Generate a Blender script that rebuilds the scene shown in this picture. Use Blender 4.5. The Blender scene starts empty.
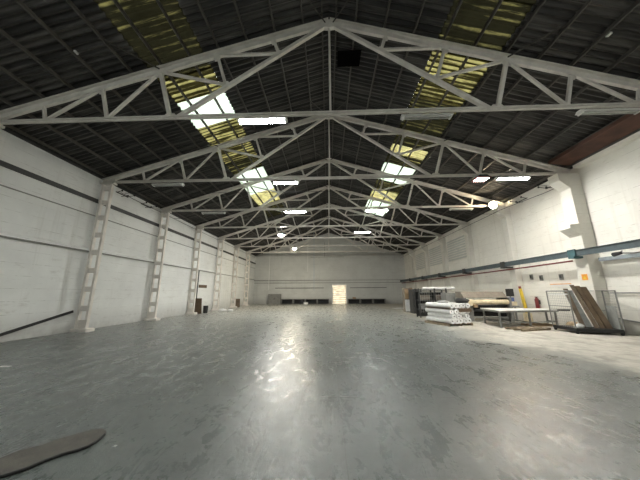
import bpy, math, random
from mathutils import Vector, Matrix
random.seed(7)
C = bpy.context.scene.collection
PI = math.pi
XC, HW, HC, RI = 0.12, 10.40, 6.55, 3.22        # hall centre, half span, chord height, rise
XL, XR = -10.40, 10.70                          # inner faces of the side walls
YB, YF = -7.0, 34.75                            # back wall, far wall
Y1, BAY = 6.15, 4.068
SL = RI / HW
def rz(x, off=0.27): return HC + off + RI - SL * abs(x - XC)      # height of the roof sheets at x
def ty(n): return Y1 + BAY * (n - 1)

# ------------------------------------------------------------------ materials
def new_mat(name):
    m = bpy.data.materials.new(name); m.use_nodes = True
    nt = m.node_tree; b = nt.nodes['Principled BSDF']
    return m, nt, b
def N(nt, t, **kw):
    n = nt.nodes.new(t)
    for k, v in kw.items():
        if k in n.inputs.keys(): n.inputs[k].default_value = v
        else: setattr(n, k, v)
    return n
def coord(nt, scale=(1, 1, 1)):
    g = nt.nodes.new('ShaderNodeNewGeometry'); mp = nt.nodes.new('ShaderNodeMapping')
    mp.inputs['Scale'].default_value = scale
    nt.links.new(g.outputs['Position'], mp.inputs['Vector']); return mp.outputs['Vector']
def noise(nt, vec, scale, detail=5, rough=.6, dist=0):
    n = nt.nodes.new('ShaderNodeTexNoise'); n.inputs['Scale'].default_value = scale
    n.inputs['Detail'].default_value = detail; n.inputs['Roughness'].default_value = rough
    n.inputs['Distortion'].default_value = dist
    nt.links.new(vec, n.inputs['Vector']); return n.outputs['Fac']
def ramp(nt, fac, stops):
    r = nt.nodes.new('ShaderNodeValToRGB'); e = r.color_ramp.elements
    while len(e) < len(stops): e.new(0.5)
    for i, (p, c) in enumerate(stops):
        e[i].position = p; e[i].color = (c, c, c, 1) if isinstance(c, (int, float)) else (*c, 1)
    nt.links.new(fac, r.inputs['Fac']); return r.outputs['Color']
def mix(nt, fac, a, b, mode='MIX'):
    m = nt.nodes.new('ShaderNodeMix'); m.data_type = 'RGBA'; m.blend_type = mode
    for k, v in ((0, fac), (6, a), (7, b)):
        s = m.inputs[k]
        if hasattr(v, 'links') or hasattr(v, 'is_linked'): nt.links.new(v, s)
        elif isinstance(v, (int, float)) and k: s.default_value = (v, v, v, 1)
        elif isinstance(v, (int, float)): s.default_value = v
        else: s.default_value = (*v, 1)
    return m.outputs[2]
def bump(nt, b, h, strength=.3, dist=.02):
    n = nt.nodes.new('ShaderNodeBump'); n.inputs['Strength'].default_value = strength
    n.inputs['Distance'].default_value = dist
    nt.links.new(h, n.inputs['Height']); nt.links.new(n.outputs['Normal'], b.inputs['Normal'])
def simple(name, col, rough=.6, metal=0, var=.25, scale=6, bmp=.0):
    m, nt, b = new_mat(name)
    v = coord(nt); f = noise(nt, v, scale)
    dark = tuple(c * (1 - var) for c in col)
    nt.links.new(ramp(nt, f, [(.35, dark), (.65, col)]), b.inputs['Base Color'])
    b.inputs['Roughness'].default_value = rough; b.inputs['Metallic'].default_value = metal
    if bmp: bump(nt, b, noise(nt, v, scale * 6), bmp, .005)
    return m
def emis(name, col, s):
    m, nt, b = new_mat(name)
    b.inputs['Base Color'].default_value = (.9, .9, .9, 1)
    b.inputs['Emission Color'].default_value = (*col, 1); b.inputs['Emission Strength'].default_value = s
    return m

def mat_floor():
    m, nt, b = new_mat('painted_concrete_floor')
    v = coord(nt); L = nt.links
    n1 = noise(nt, v, .35, 6, .6, .3); n2 = noise(nt, v, 3.0, 8, .7, .2)
    vs = coord(nt, (1, .22, 1)); n3 = noise(nt, vs, 5.0, 8, .75, .6)
    paint = ramp(nt, n1, [(.3, (.100, .115, .114)), (.7, (.145, .164, .161))])
    paint = mix(nt, ramp(nt, n2, [(.40, 0), (.70, .40)]), paint, (.205, .215, .205))
    paint = mix(nt, ramp(nt, n3, [(.58, 0), (.80, .15)]), paint, (.085, .09, .085))
    mpr = nt.nodes.new('ShaderNodeMapping'); mpr.inputs['Rotation'].default_value = (0, 0, .9); mpr.inputs['Scale'].default_value = (1, .3, 1); L.new(v, mpr.inputs['Vector'])
    n5 = noise(nt, mpr.outputs[0], 4, 6, .75, .8)
    n6 = noise(nt, v, 16, 8, .8); n7 = noise(nt, v, 1.3, 5, .6, .5)
    paint = mix(nt, ramp(nt, n5, [(.50, 0), (.85, .28)]), paint, (.24, .25, .235))
    paint = mix(nt, ramp(nt, n6, [(.46, 0), (.80, .24)]), paint, (.085, .09, .085))
    paint = mix(nt, ramp(nt, n7, [(.45, 0), (.66, .5)]), paint, (.075, .082, .078))
    paint = mix(nt, ramp(nt, noise(nt, v, 5.5, 10, .85, .3), [(.46, 0), (.66, .5)]), paint, (.21, .225, .215))
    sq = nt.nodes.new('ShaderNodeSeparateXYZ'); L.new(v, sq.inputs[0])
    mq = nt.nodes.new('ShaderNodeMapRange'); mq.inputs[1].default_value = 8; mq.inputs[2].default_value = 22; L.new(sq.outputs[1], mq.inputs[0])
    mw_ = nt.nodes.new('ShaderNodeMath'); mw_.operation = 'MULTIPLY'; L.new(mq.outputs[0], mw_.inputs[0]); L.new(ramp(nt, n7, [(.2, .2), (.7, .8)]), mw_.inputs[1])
    paint = mix(nt, mw_.outputs[0], paint, (.50, .49, .44))          # lamp light and grazing reflection on the far floor, painted in by depth
    mp8 = nt.nodes.new('ShaderNodeMapping'); mp8.inputs['Rotation'].default_value = (0, 0, -.35); mp8.inputs['Scale'].default_value = (.13, 1, 1); L.new(v, mp8.inputs['Vector'])
    n8 = noise(nt, mp8.outputs[0], 2.2, 3, .5, .6)
    paint = mix(nt, ramp(nt, n8, [(.52, 0), (.72, .30)]), paint, (.075, .082, .078))
    # bare dusty concrete along the right side of the hall
    bare = ramp(nt, n2, [(.3, (.36, .345, .30)), (.7, (.54, .515, .455))])
    bare = mix(nt, ramp(nt, n3, [(.50, 0), (.66, .7)]), bare, (.24, .225, .19))
    bare = mix(nt, ramp(nt, n7, [(.52, 0), (.62, .6)]), bare, (.22, .205, .17))
    sx = nt.nodes.new('ShaderNodeSeparateXYZ'); L.new(coord(nt), sx.inputs[0])
    def mth(op, a, c):
        q = nt.nodes.new('ShaderNodeMath'); q.operation = op
        for i, s in enumerate((a, c)):
            if isinstance(s, (int, float)): q.inputs[i].default_value = s
            else: L.new(s, q.inputs[i])
        return q.outputs[0]
    e = mth('ADD', sx.outputs[0], mth('MULTIPLY', mth('SUBTRACT', n1, .5), 3.2))
    e = mth('ADD', e, mth('MULTIPLY', mth('SUBTRACT', n2, .5), 1.6))
    e = mth('ADD', e, mth('MULTIPLY', mth('MINIMUM', mth('SUBTRACT', sx.outputs[1], 9.0), 0), .16))
    edge = ramp(nt, mth('MULTIPLY', e, .1), [(.47, 0), (.58, 1)])
    col = mix(nt, edge, paint, bare)
    # pour joints
    def joint(out, pos, w):
        return mth('LESS_THAN', mth('ABSOLUTE', mth('SUBTRACT', out, pos), 0), w)
    wob = mth('MULTIPLY', mth('SUBTRACT', n2, .5), .06)
    jy = mth('ADD', sx.outputs[1], wob); jx = mth('ADD', sx.outputs[0], wob)
    j = joint(jy, 4.04, .011)
    for p in (8.1, 12.2, 16.3, 20.4, 24.5): j = mth('MAXIMUM', j, joint(jy, p, .012))
    for p in (-5.2, .15, 5.4): j = mth('MAXIMUM', j, joint(jx, p, .006))
    vo = nt.nodes.new('ShaderNodeTexVoronoi'); vo.feature = 'DISTANCE_TO_EDGE'; vo.inputs['Scale'].default_value = .33
    wv = nt.nodes.new('ShaderNodeVectorMath'); wv.operation = 'ADD'
    nv = nt.nodes.new('ShaderNodeTexNoise'); nv.inputs['Scale'].default_value = .9; nv.inputs['Detail'].default_value = 6
    L.new(v, nv.inputs['Vector']); L.new(v, wv.inputs[0]); L.new(nv.outputs['Color'], wv.inputs[1]); L.new(wv.outputs[0], vo.inputs['Vector'])
    crack = mth('MULTIPLY', mth('LESS_THAN', vo.outputs['Distance'], .0028), ramp(nt, n1, [(.5, 0), (.6, 1)]))
    j = mth('MAXIMUM', j, crack)
    col = mix(nt, mth('MULTIPLY', j, .6), col, (.06, .06, .055))
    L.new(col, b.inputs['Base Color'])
    r = mix(nt, edge, ramp(nt, mix(nt, .5, mix(nt, .4, n2, n6), n5), [(.40, .16), (.60, .46)]), (.7, .7, .7))
    L.new(r, b.inputs['Roughness'])
    h = mix(nt, .5, noise(nt, v, 11, 10, .8), n5); bump(nt, b, h, .5, .022); b.inputs['Specular IOR Level'].default_value = .6
    return m
def mat_wall(name, base, stain, lowdirt=True, course=.42):
    m, nt, b = new_mat(name); L = nt.links
    v = coord(nt); n1 = noise(nt, v, .5, 6, .65); n2 = noise(nt, v, 4, 8, .7)
    vs = coord(nt, (1, 1, 3.5)); n3 = noise(nt, vs, 1.3, 8, .75, .4)
    col = ramp(nt, n1, [(.3, tuple(c * .86 for c in base)), (.62, base)])
    col = mix(nt, ramp(nt, n3, [(.56, 0), (.72, .55)]), col, stain)
    vd = coord(nt, (2.5, 2.5, .12)); n4 = noise(nt, vd, 1.6, 6, .6)
    col = mix(nt, ramp(nt, n4, [(.58, 0), (.75, .35)]), col, stain)
    sx = nt.nodes.new('ShaderNodeSeparateXYZ'); L.new(coord(nt), sx.inputs[0])
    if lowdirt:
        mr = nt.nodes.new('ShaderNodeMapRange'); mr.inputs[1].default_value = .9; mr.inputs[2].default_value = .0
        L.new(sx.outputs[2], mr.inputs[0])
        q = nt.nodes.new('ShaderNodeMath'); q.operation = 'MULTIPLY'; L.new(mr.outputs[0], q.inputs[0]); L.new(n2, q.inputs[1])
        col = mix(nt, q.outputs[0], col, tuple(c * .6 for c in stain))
    br = nt.nodes.new('ShaderNodeMath'); br.operation = 'PINGPONG'; br.inputs[1].default_value = course / 2
    L.new(sx.outputs[2], br.inputs[0])
    ln = nt.nodes.new('ShaderNodeMath'); ln.operation = 'LESS_THAN'; ln.inputs[1].default_value = .008
    L.new(br.outputs[0], ln.inputs[0])
    lm = nt.nodes.new('ShaderNodeMath'); lm.operation = 'MULTIPLY'; L.new(ln.outputs[0], lm.inputs[0])
    L.new(ramp(nt, n2, [(.45, 0), (.6, .45)]), lm.inputs[1])
    col = mix(nt, lm.outputs[0], col, tuple(c * .55 for c in stain))
    L.new(col, b.inputs['Base Color']); b.inputs['Roughness'].default_value = .75
    bump(nt, b, mix(nt, .5, n2, n3), .25, .02)
    return m
def mat_roof():
    m, nt, b = new_mat('sooty_fibre_cement'); v = coord(nt, (1, 1, 1))
    n1 = noise(nt, v, .8, 6, .7); n2 = noise(nt, coord(nt, (.25, 5, .25)), 1.2, 5, .7)
    col = ramp(nt, n1, [(.3, (.007, .0065, .0055)), (.7, (.015, .014, .0125))])
    col = mix(nt, ramp(nt, n2, [(.48, 0), (.60, .8)]), col, (.085, .080, .071))  # pale streaks: light caught on the corrugation ridges, put into the colour
    nt.links.new(col, b.inputs['Base Color']); b.inputs['Roughness'].default_value = .45
    return m
def mat_sky(name, col, dirt, trans, thr=-.45):
    m = bpy.data.materials.new(name); m.use_nodes = True; nt = m.node_tree; nt.nodes.clear()
    o = nt.nodes.new('ShaderNodeOutputMaterial'); t = nt.nodes.new('ShaderNodeBsdfTranslucent')
    d = nt.nodes.new('ShaderNodeBsdfDiffuse'); mx = nt.nodes.new('ShaderNodeMixShader'); mx.inputs[0].default_value = trans
    n1 = noise(nt, coord(nt, (.3, 6, .3)), 1.1, 5, .75); n2 = noise(nt, coord(nt), 2.2, 6, .7)
    sx = nt.nodes.new('ShaderNodeSeparateXYZ'); nt.links.new(coord(nt), sx.inputs[0])
    def mth(op, a, c_, d_=None):
        q = nt.nodes.new('ShaderNodeMath'); q.operation = op
        for i, s_ in enumerate((a, c_, d_)):
            if s_ is None: continue
            if isinstance(s_, (int, float)): q.inputs[i].default_value = s_
            else: nt.links.new(s_, q.inputs[i])
        return q.outputs[0]
    # grime settled in the valleys of the corrugation
    w_ = mth('SINE', mth('MULTIPLY_ADD', sx.outputs[1], 2 * PI / .177, .6), 0)
    w_ = mth('MULTIPLY_ADD', w_, .30, mth('MULTIPLY_ADD', n1, 1.9, thr))
    c = mix(nt, ramp(nt, w_, [(.42, 0), (.62, 1)]), dirt, col)
    c = mix(nt, ramp(nt, n2, [(.35, .6), (.55, 0)]), c, tuple(q * .5 for q in dirt))
    if name.startswith('clean'): c = mix(nt, ramp(nt, n2, [(.3, .25), (.5, 0)]), col, dirt)
    nt.links.new(c, t.inputs[0]); nt.links.new(c, d.inputs[0])
    nt.links.new(d.outputs[0], mx.inputs[1]); nt.links.new(t.outputs[0], mx.inputs[2])
    nt.links.new(mx.outputs[0], o.inputs[0]); return m

M = {}
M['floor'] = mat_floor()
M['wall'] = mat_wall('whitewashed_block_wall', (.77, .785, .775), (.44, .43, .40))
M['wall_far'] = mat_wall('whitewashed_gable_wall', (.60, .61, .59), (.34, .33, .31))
M['wall_right'] = mat_wall('whitewashed_right_wall', (.82, .80, .735), (.50, .46, .385))
M['roof'] = mat_roof()
M['sky_clean'] = mat_sky('clean_glassfibre_sheet', (.80, .90, .74), (.50, .56, .30), .062)
M['sky_yellow'] = mat_sky('yellowed_glassfibre_sheet', (.40, .35, .13), (.030, .025, .008), .060, -.66)
M['sky_amber'] = mat_sky('amber_glassfibre_sheet', (.66, .60, .28), (.30, .23, .07), .055, -.25)
M['sky_olive'] = mat_sky('grimy_olive_glassfibre_sheet', (.24, .21, .075), (.022, .020, .010), .040, -.80)
M['truss'] = simple('cream_white_truss_paint', (.68, .65, .60), .6, 0, .2, 3)
M['purlin'] = simple('dark_grimy_steel', (.085, .08, .07), .6, .3)
M['column'] = simple('chalky_white_column_paint', (.82, .775, .72), .75, 0, .2, 2.5, .2)
M['pillar'] = mat_wall('whitewashed_pillar', (.70, .68, .62), (.5, .46, .39))
M['black'] = simple('matt_black', (.018, .018, .018), .6)
M['dark'] = simple('dark_grey_metal', (.06, .062, .062), .55, .3)
M['steel'] = simple('dull_galvanised_steel', (.36, .37, .36), .42, .7)
M['grey'] = simple('mid_grey_paint', (.24, .24, .225), .55)
M['beam'] = simple('blue_grey_steel_beam', (.08, .108, .12), .5, .2)
M['band'] = simple('pale_grey_band', (.30, .34, .36), .5)
M['teal'] = simple('teal_bracket_paint', (.05, .125, .14), .5, .1)
M['red'] = simple('red_pipe_paint', (.22, .03, .027), .5)
M['rust'] = simple('rust_brown_sheet', (.105, .045, .028), .8, 0, .45, 2)
M['white'] = simple('white_enamel', (.78, .78, .76), .4, 0, .08)
M['plastic'] = simple('white_plastic_wrap', (.86, .86, .85), .3, 0, .1, 9, .3)
M['cream'] = simple('cream_roll_cover', (.74, .63, .42), .6)
M['hood'] = simple('grey_brown_hood_cover', (.215, .185, .15), .65)
M['board'] = simple('brown_cardboard_board', (.15, .105, .065), .85, 0, .35, 4)
M['board2'] = simple('greyish_brown_board', (.20, .155, .11), .85, 0, .4, 5)
M['cardboard'] = simple('tan_cardboard', (.42, .30, .18), .85)
M['yellow'] = simple('yellow_paint', (.78, .56, .05), .45)
M['orange'] = simple('orange_sign_paint', (.85, .36, .04), .5)
M['blue'] = simple('blue_plastic', (.10, .15, .34), .5)
M['paleblue'] = simple('pale_blue_plastic', (.42, .50, .62), .5)
M['rubber'] = simple('worn_dark_rubber', (.125, .115, .10), .7, 0, .45, 7, .5)
M['wood'] = simple('weathered_timber', (.30, .235, .16), .8, 0, .35, 8)
M['lamp_tube'] = emis('lit_cool_white_tube', (.98, 1, .96), 115)
M['tube_off'] = simple('unlit_tube_glass', (.55, .55, .53), .25)
M['flood'] = emis('lit_white_flood_glass', (1, .97, .92), 480)
M['flood_warm'] = emis('lit_warm_flood_glass', (1, .80, .52), 220)
M['led_round'] = emis('lit_round_led', (1, .98, .93), 480)
M['led_warm'] = emis('lit_round_warm_led', (1, .90, .70), 700)
M['void'] = simple('unlit_opening', (.003, .003, .003), 1)
M['void'].node_tree.nodes['Principled BSDF'].inputs['Specular IOR Level'].default_value = 0
M['sheet'] = simple('grey_plastic_sheet', (.30, .31, .30), .35, 0, .3, 6)
M['shade_white'] = simple('frosted_white_plastic', (.6, .6, .6), .4)

def mat_shutter():
    m = bpy.data.materials.new('daylit_slatted_curtain'); m.use_nodes = True; nt = m.node_tree; nt.nodes.clear()
    o = nt.nodes.new('ShaderNodeOutputMaterial'); t = nt.nodes.new('ShaderNodeBsdfTranslucent'); d = nt.nodes.new('ShaderNodeBsdfDiffuse')
    mx = nt.nodes.new('ShaderNodeMixShader'); mx.inputs[0].default_value = .26
    c = ramp(nt, noise(nt, coord(nt), 2), [(.3, (.66, .60, .50)), (.7, (.80, .75, .66))])
    nt.links.new(c, t.inputs[0]); nt.links.new(c, d.inputs[0]); nt.links.new(d.outputs[0], mx.inputs[1]); nt.links.new(t.outputs[0], mx.inputs[2])
    nt.links.new(mx.outputs[0], o.inputs[0]); return m
M['shutter'] = mat_shutter()

# ------------------------------------------------------------------ mesh helpers
class MB:
    def __init__(s): s.v = []; s.f = []; s.smooth = []
    def add(s, vs, fs, smooth=False):
        k = len(s.v); s.v += [tuple(p) for p in vs]; s.f += [tuple(i + k for i in f) for f in fs]; s.smooth += [smooth] * len(fs); return s
    def box(s, x0, x1, y0, y1, z0, z1):
        vs = [(x, y, z) for x in (x0, x1) for y in (y0, y1) for z in (z0, z1)]
        return s.add(vs, [(0, 1, 3, 2), (4, 6, 7, 5), (0, 4, 5, 1), (2, 3, 7, 6), (0, 2, 6, 4), (1, 5, 7, 3)])
    def bbox(s, x0, x1, y0, y1, z0, z1, r=.02):     # box with chamfered vertical and top edges
        n = [(x0 + r, y0), (x1 - r, y0), (x1, y0 + r), (x1, y1 - r), (x1 - r, y1), (x0 + r, y1), (x0, y1 - r), (x0, y0 + r)]
        cx, cy = (x0 + x1) / 2, (y0 + y1) / 2
        def inn(p): return (p[0] + (r if p[0] < cx else -r), p[1] + (r if p[1] < cy else -r))
        vs = [(*p, z0) for p in n] + [(*p, z1 - r) for p in n] + [(*inn(p), z1) for p in n]
        fs = [tuple(reversed(range(8))), tuple(range(16, 24))]
        for L in (0, 8):
            for i in range(8): fs.append((L + i, L + (i + 1) % 8, L + 8 + (i + 1) % 8, L + 8 + i))
        return s.add(vs, fs)
    def bar(s, a, b, w, h, up=(0, 0, 1)):            # box section from a to b; w across, h along up
        a, b = Vector(a), Vector(b); d = (b - a).normalized(); u = Vector(up)
        sd = d.cross(u)
        if sd.length < 1e-4: sd = d.cross(Vector((0, 1, 0)))
        sd.normalize(); u = sd.cross(d).normalized()
        vs = [p + sd * i * w / 2 + u * j * h / 2 for p in (a, b) for i, j in ((-1, -1), (1, -1), (1, 1), (-1, 1))]
        return s.add(vs, [(0, 3, 2, 1), (4, 5, 6, 7), (0, 1, 5, 4), (1, 2, 6, 5), (2, 3, 7, 6), (3, 0, 4, 7)])
    def tube(s, pts, r, n=8, caps=True):
        pts = [Vector(p) for p in pts]; k = len(pts); rings = []; vs = []
        for i, p in enumerate(pts):
            d = (pts[min(i + 1, k - 1)] - pts[max(i - 1, 0)]).normalized()
            ref = Vector((0, 0, 1)) if abs(d.z) < .9 else Vector((0, 1, 0))
            sd = d.cross(ref).normalized(); u = sd.cross(d)
            rr = r[i] if isinstance(r, (list, tuple)) else r
            vs += [p + (sd * math.cos(2 * PI * j / n) + u * math.sin(2 * PI * j / n)) * rr for j in range(n)]
        fs = [(i * n + j, i * n + (j + 1) % n, (i + 1) * n + (j + 1) % n, (i + 1) * n + j) for i in range(k - 1) for j in range(n)]
        s.add(vs, fs, True)
        if caps: s.add([vs[j] for j in range(n)], [tuple(reversed(range(n)))]); s.add([vs[(k - 1) * n + j] for j in range(n)], [tuple(range(n))])
        return s
    def prism(s, poly, axis, a, b):                  # polygon extruded along axis 'x','y' or 'z'
        n = len(poly)
        def P(p, t): return {'x': (t, p[0], p[1]), 'y': (p[0], t, p[1]), 'z': (p[0], p[1], t)}[axis]
        vs = [P(p, a) for p in poly] + [P(p, b) for p in poly]
        return s.add(vs, [tuple(range(n)), tuple(reversed(range(n, 2 * n)))] + [(i, n + i, n + (i + 1) % n, (i + 1) % n) for i in range(n)])
    def build(s, name, mat, parent=None, local=True, loc=None, rot=0, bevel=0):
        me = bpy.data.meshes.new(name)
        vs = s.v
        if not local:
            o = Vector(parent.location) if parent is not None and parent.parent is None else (Vector(parent.parent.location) if parent is not None else Vector(loc))
            vs = [tuple(Vector(p) - o) for p in vs]
        me.from_pydata(vs, [], s.f); me.update()
        me.polygons.foreach_set('use_smooth', s.smooth); me.materials.append(mat)
        import bmesh
        bm = bmesh.new(); bm.from_mesh(me); bmesh.ops.recalc_face_normals(bm, faces=bm.faces); bm.to_mesh(me); bm.free()
        ob = bpy.data.objects.new(name, me); C.objects.link(ob)
        if parent is not None: ob.parent = parent
        if loc is not None: ob.location = loc
        if rot: ob.rotation_euler.z = rot
        if bevel:
            md = ob.modifiers.new('soft_edges', 'BEVEL'); md.width = bevel; md.segments = 2; md.limit_method = 'ANGLE'
        return ob
def tag(o, label, cat, group=None):
    o['label'] = label; o['category'] = cat
    if group: o['group'] = group
    return o
def thing(name, label, cat, loc=(0, 0, 0), rot=0, group=None):
    o = bpy.data.objects.new(name, None); C.objects.link(o); o.location = loc; o.rotation_euler.z = rot
    o.empty_display_size = .2
    return tag(o, label, cat, group)
def struct(o, label=None, cat=None):
    o['kind'] = 'structure'
    if label: o['label'] = label
    if cat: o['category'] = cat
    return o
def copy_tree(o, loc=None, rot=None, label=None, group=None, parent=None):
    kids = list(o.children)
    c = o.copy(); C.objects.link(c); c.parent = parent
    if loc is not None: c.location = loc
    if rot is not None: c.rotation_euler.z = rot
    if label: c['label'] = label
    if group: c['group'] = group
    for k in kids: copy_tree(k, parent=c)
    return c

# ------------------------------------------------------------------ setting
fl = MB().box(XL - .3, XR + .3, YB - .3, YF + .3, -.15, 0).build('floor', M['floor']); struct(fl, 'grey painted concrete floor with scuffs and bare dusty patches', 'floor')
wl = MB().box(XL - .3, XL, YB, YF, 0, 6.86).build('wall_left', M['wall']); struct(wl, 'long whitewashed wall behind the ladder columns', 'wall')
wr = MB().box(XR, XR + .3, YB, YF, 0, 6.74).build('wall_right', M['wall_right']); struct(wr, 'whitewashed wall behind the machine and cages', 'wall')
# far gable wall with a door opening
D0, D1, DZ = .60, 2.44, 2.52
def gable(y0, y1, holes):
    m = MB(); x0, x1, zt = XL - .3, XR + .3, 6.7
    if holes:
        a, b_, z = holes
        m.box(x0, a, y0, y1, 0, z); m.box(b_, x1, y0, y1, 0, z); m.box(x0, x1, y0, y1, z, zt)
    else: m.box(x0, x1, y0, y1, 0, zt)
    m.prism([(x0, zt), (x1, zt), (x1, rz(x1) - .02), (XC, rz(XC) - .02), (x0, rz(x0) - .02)], 'y', y0, y1)
    return m
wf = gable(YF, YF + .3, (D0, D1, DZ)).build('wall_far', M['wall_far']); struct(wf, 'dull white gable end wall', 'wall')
wb = gable(YB - .3, YB, None).build('wall_back', M['wall']); struct(wb)

# far door: slatted curtain lit from outside
dr = MB()
nz = 18
for i in range(nz):
    z0 = i * DZ / nz; z1 = z0 + DZ / nz
    dr.prism([(YF + .06, z0), (YF + .10, z0 + .02), (YF + .10, z1 - .02), (YF + .06, z1), (YF + .055, z1), (YF + .09, z1 - .02), (YF + .09, z0 + .02), (YF + .055, z0)], 'x', D0, D1)
door = dr.build('door_1', M['shutter']); struct(door, 'bright slatted door in the far gable wall', 'door')
for i in range(1, 9): MB().box(D0, D1, YF + .045, YF + .054, i * .28 - .02, i * .28 + .02).build('slat_joint', M['cardboard'], door)
MB().box(D0 - .08, D0, YF - .03, YF + .1, 0, DZ + .08).box(D1, D1 + .08, YF - .03, YF + .1, 0, DZ + .08).box(D0, D1, YF - .03, YF + .1, DZ, DZ + .08).build('door_frame', M['white'], door)
MB().box(D0, D1, YF + .03, YF + .054, 1.2, 1.27).build('crossbar', M['shade_white'], door)

# horizontal bands and dark slots on the walls
def trim(n, m, mat, label=None):
    o = m.build('trim_%d' % n, mat); struct(o, label, 'trim' if label else None); return o
trim(1, MB().box(XL, XL + .07, YB, YF, 5.50, 5.66), M['dark'], 'dark horizontal channel high on the left wall')
trim(2, MB().box(XL, XL + .03, YB, YF, 4.88, 4.915), M['grey'], 'thin grey line along the upper left wall')
trim(3, MB().prism([(XL, 3.30), (XL + .09, 3.32), (XL + .09, 3.40), (XL, 3.48)], 'y', YB, YF), M['wall'], 'narrow whitewashed ledge along the left wall')
trim(4, MB().box(XL + .0, XL + .10, YB, YF, 3.275, 3.318), M['grey'], 'grey strip drawn as shade below the ledge on the left wall')  # grey strip stands for the shade under the ledge
trim(5, MB().box(10.42, XR, 6.4, 9.9, 6.60, 6.74), M['wall_right'], 'white cornice under the roof edge above the right pillar')
trim(11, MB().box(XL, XL + .05, YB, YF, 6.66, 6.79), M['dark'], 'dark eave strip along the top of the left wall')
trim(6, MB().box(10.55, XR, -2, 9.9, 2.64, 2.78), M['band'], 'grey blue band on the right wall nearest the camera')
trim(7, MB().box(XL, XR, YF - .12, YF, 3.16, 3.22).box(XL, XR, YF - .05, YF, 2.80, 2.86), M['grey'], 'pair of grey rails across the far wall')
trim(8, MB().box(-7.4, -.6, YF - .06, YF, 2.10, 2.17).box(3.0, 8.0, YF - .06, YF, 2.10, 2.17), M['dark'], 'dark conduit below the rails on the far wall')
trim(9, MB().box(XC - 2.6, XC + 2.2, YF - .04, YF, 6.42, 6.47).box(XC - .6, XC - .56, YF - .04, YF, 6.47, 8.6).box(XC - 4.5, XC + 5.5, YF - .04, YF, 7.02, 7.06), M['grey'], 'thin framing lines on the far gable')
# blind louvre panels between the far pilasters on the right wall
wn = 0
for n in (4, 5, 6):
    wn += 1; y0, y1 = ty(n) + .5, ty(n + 1) - .5
    m = MB().box(XR - .05, XR, y0, y1, 4.05, 5.95)
    w = m.build('window_%d' % wn, M['wall_right']); struct(w, ['nearest', 'middle', 'farthest'][n - 4] + ' blind louvred panel high on the right wall', 'window')
    m = MB()
    for k in range(9):
        z = 4.12 + k * .2
        m.prism([(XR - .05, z), (XR - .13, z - .015), (XR - .13, z + .0), (XR - .05, z + .13)], 'y', y0 + .05, y1 - .05)
    m.build('louvre_slat', M['wall_far'], w)

# ------------------------------------------------------------------ roof
PITCH, AMP = .177, .034
BANDS = {-1: (-5.46, -3.80), 1: (3.42, 5.16)}
PAN = {-1: [(-6.6, -4.2, 'clean'), (-4.2, -1.5, 'yellow'), (-1.5, .6, 'clean'), (.6, 7.55, 'mix'), (7.62, 8.98, 'clean'), (9.05, 10.35, 'yellow'), (10.35, 11.9, 'yellow'), (11.9, 13.1, 'olive'), (13.15, 16.2, 'clean'), (16.25, 18.4, 'amber'), (18.45, 21.6, 'olive')],
       1: [(-6.6, -4.2, 'clean'), (-4.2, -1.5, 'yellow'), (-1.5, .6, 'clean'), (.6, 4.9, 'olive'), (4.9, 6.4, 'olive'), (6.4, 8.3, 'yellow'), (8.3, 11.45, 'olive'), (11.5, 12.22, 'amber'), (12.25, 13.25, 'olive'), (13.3, 15.4, 'clean'), (15.45, 16.9, 'olive'), (16.95, 18.6, 'amber'), (18.65, 22.2, 'clean')]}
def wave(y): return AMP * math.cos(2 * PI * y / PITCH)
def sheet(x0, x1, y0, y1, off=0.27, step=PITCH / 8, n=1, th=.008):
    m = MB(); k = max(2, int(round((y1 - y0) / step))); vs = []
    for i in range(k + 1):
        y = y0 + (y1 - y0) * i / k
        vs += [(x0, y, rz(x0, off) + wave(y)), (x1, y, rz(x1, off) + wave(y))]
    m.add(vs, [(2 * i, 2 * i + 2, 2 * i + 3, 2 * i + 1) for i in range(k)], True)
    return m
def merge(a, b): a.add(b.v, b.f, True); return a
XE0, XE1 = XL - .35, XR + .35
rf = MB()
# opaque sheets are laid in rows that overlap down the slope
for s, (b0, b1) in BANDS.items():
    if s < 0: rows = [(XE0, b0)], [(b1, XC)]
    else: rows = [(XC, b0)], [(b1, XE1)]
    for r in rows:
        for i, (a, c) in enumerate(r): merge(rf, sheet(a, c, YB - .3, YF + .3, .27 + .012 * (i % 2)))
    merge(rf, sheet(b0 - .02, b1 + .02, PAN[s][-1][1], YF + .3, .275))
    merge(rf, sheet(b0 - .02, b1 + .02, YB - .3, -6.6, .275))
ceil = rf.build('ceiling', M['roof']); struct(ceil, 'dark corrugated pitched roof', 'ceiling')
for s, lst in PAN.items():
    b0, b1 = BANDS[s]
    for y0, y1, kind in lst:
        if kind == 'mix': parts = [(b0, (b0 + b1) / 2, 'olive'), ((b0 + b1) / 2, b1, 'olive')]; cuts = [(y0, 4.2, 'olive'), (4.2, 6.6, 'olive'), (6.6, y1, 'yellow')]
        else: cuts = [(y0, y1, kind)]
        for q0, q1, kd in cuts:
            p = sheet(b0 - .02, b1 + .02, q0, q1 + .07, .262).build('skylight_panel', M['sky_' + kd], ceil)
            p['label'] = {'clean': 'bright clean translucent roof panel', 'yellow': 'yellowed translucent roof panel', 'amber': 'bright amber translucent roof panel', 'olive': 'grimy olive translucent roof panel'}[kd]
PUR = [(k + .08) * HW / 12 for k in range(1, 13)]
for s in (-1, 1):
    for k, d in enumerate([.22] + [HW / 12 * j - .05 for j in range(1, 12)] + [HW - .12]):
        x = XC + s * d; z = rz(x, .27) - AMP - .055
        MB().bar((x, YB, z), (x, YF, z), .045, .10).build('purlin', M['purlin'], ceil)
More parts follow.
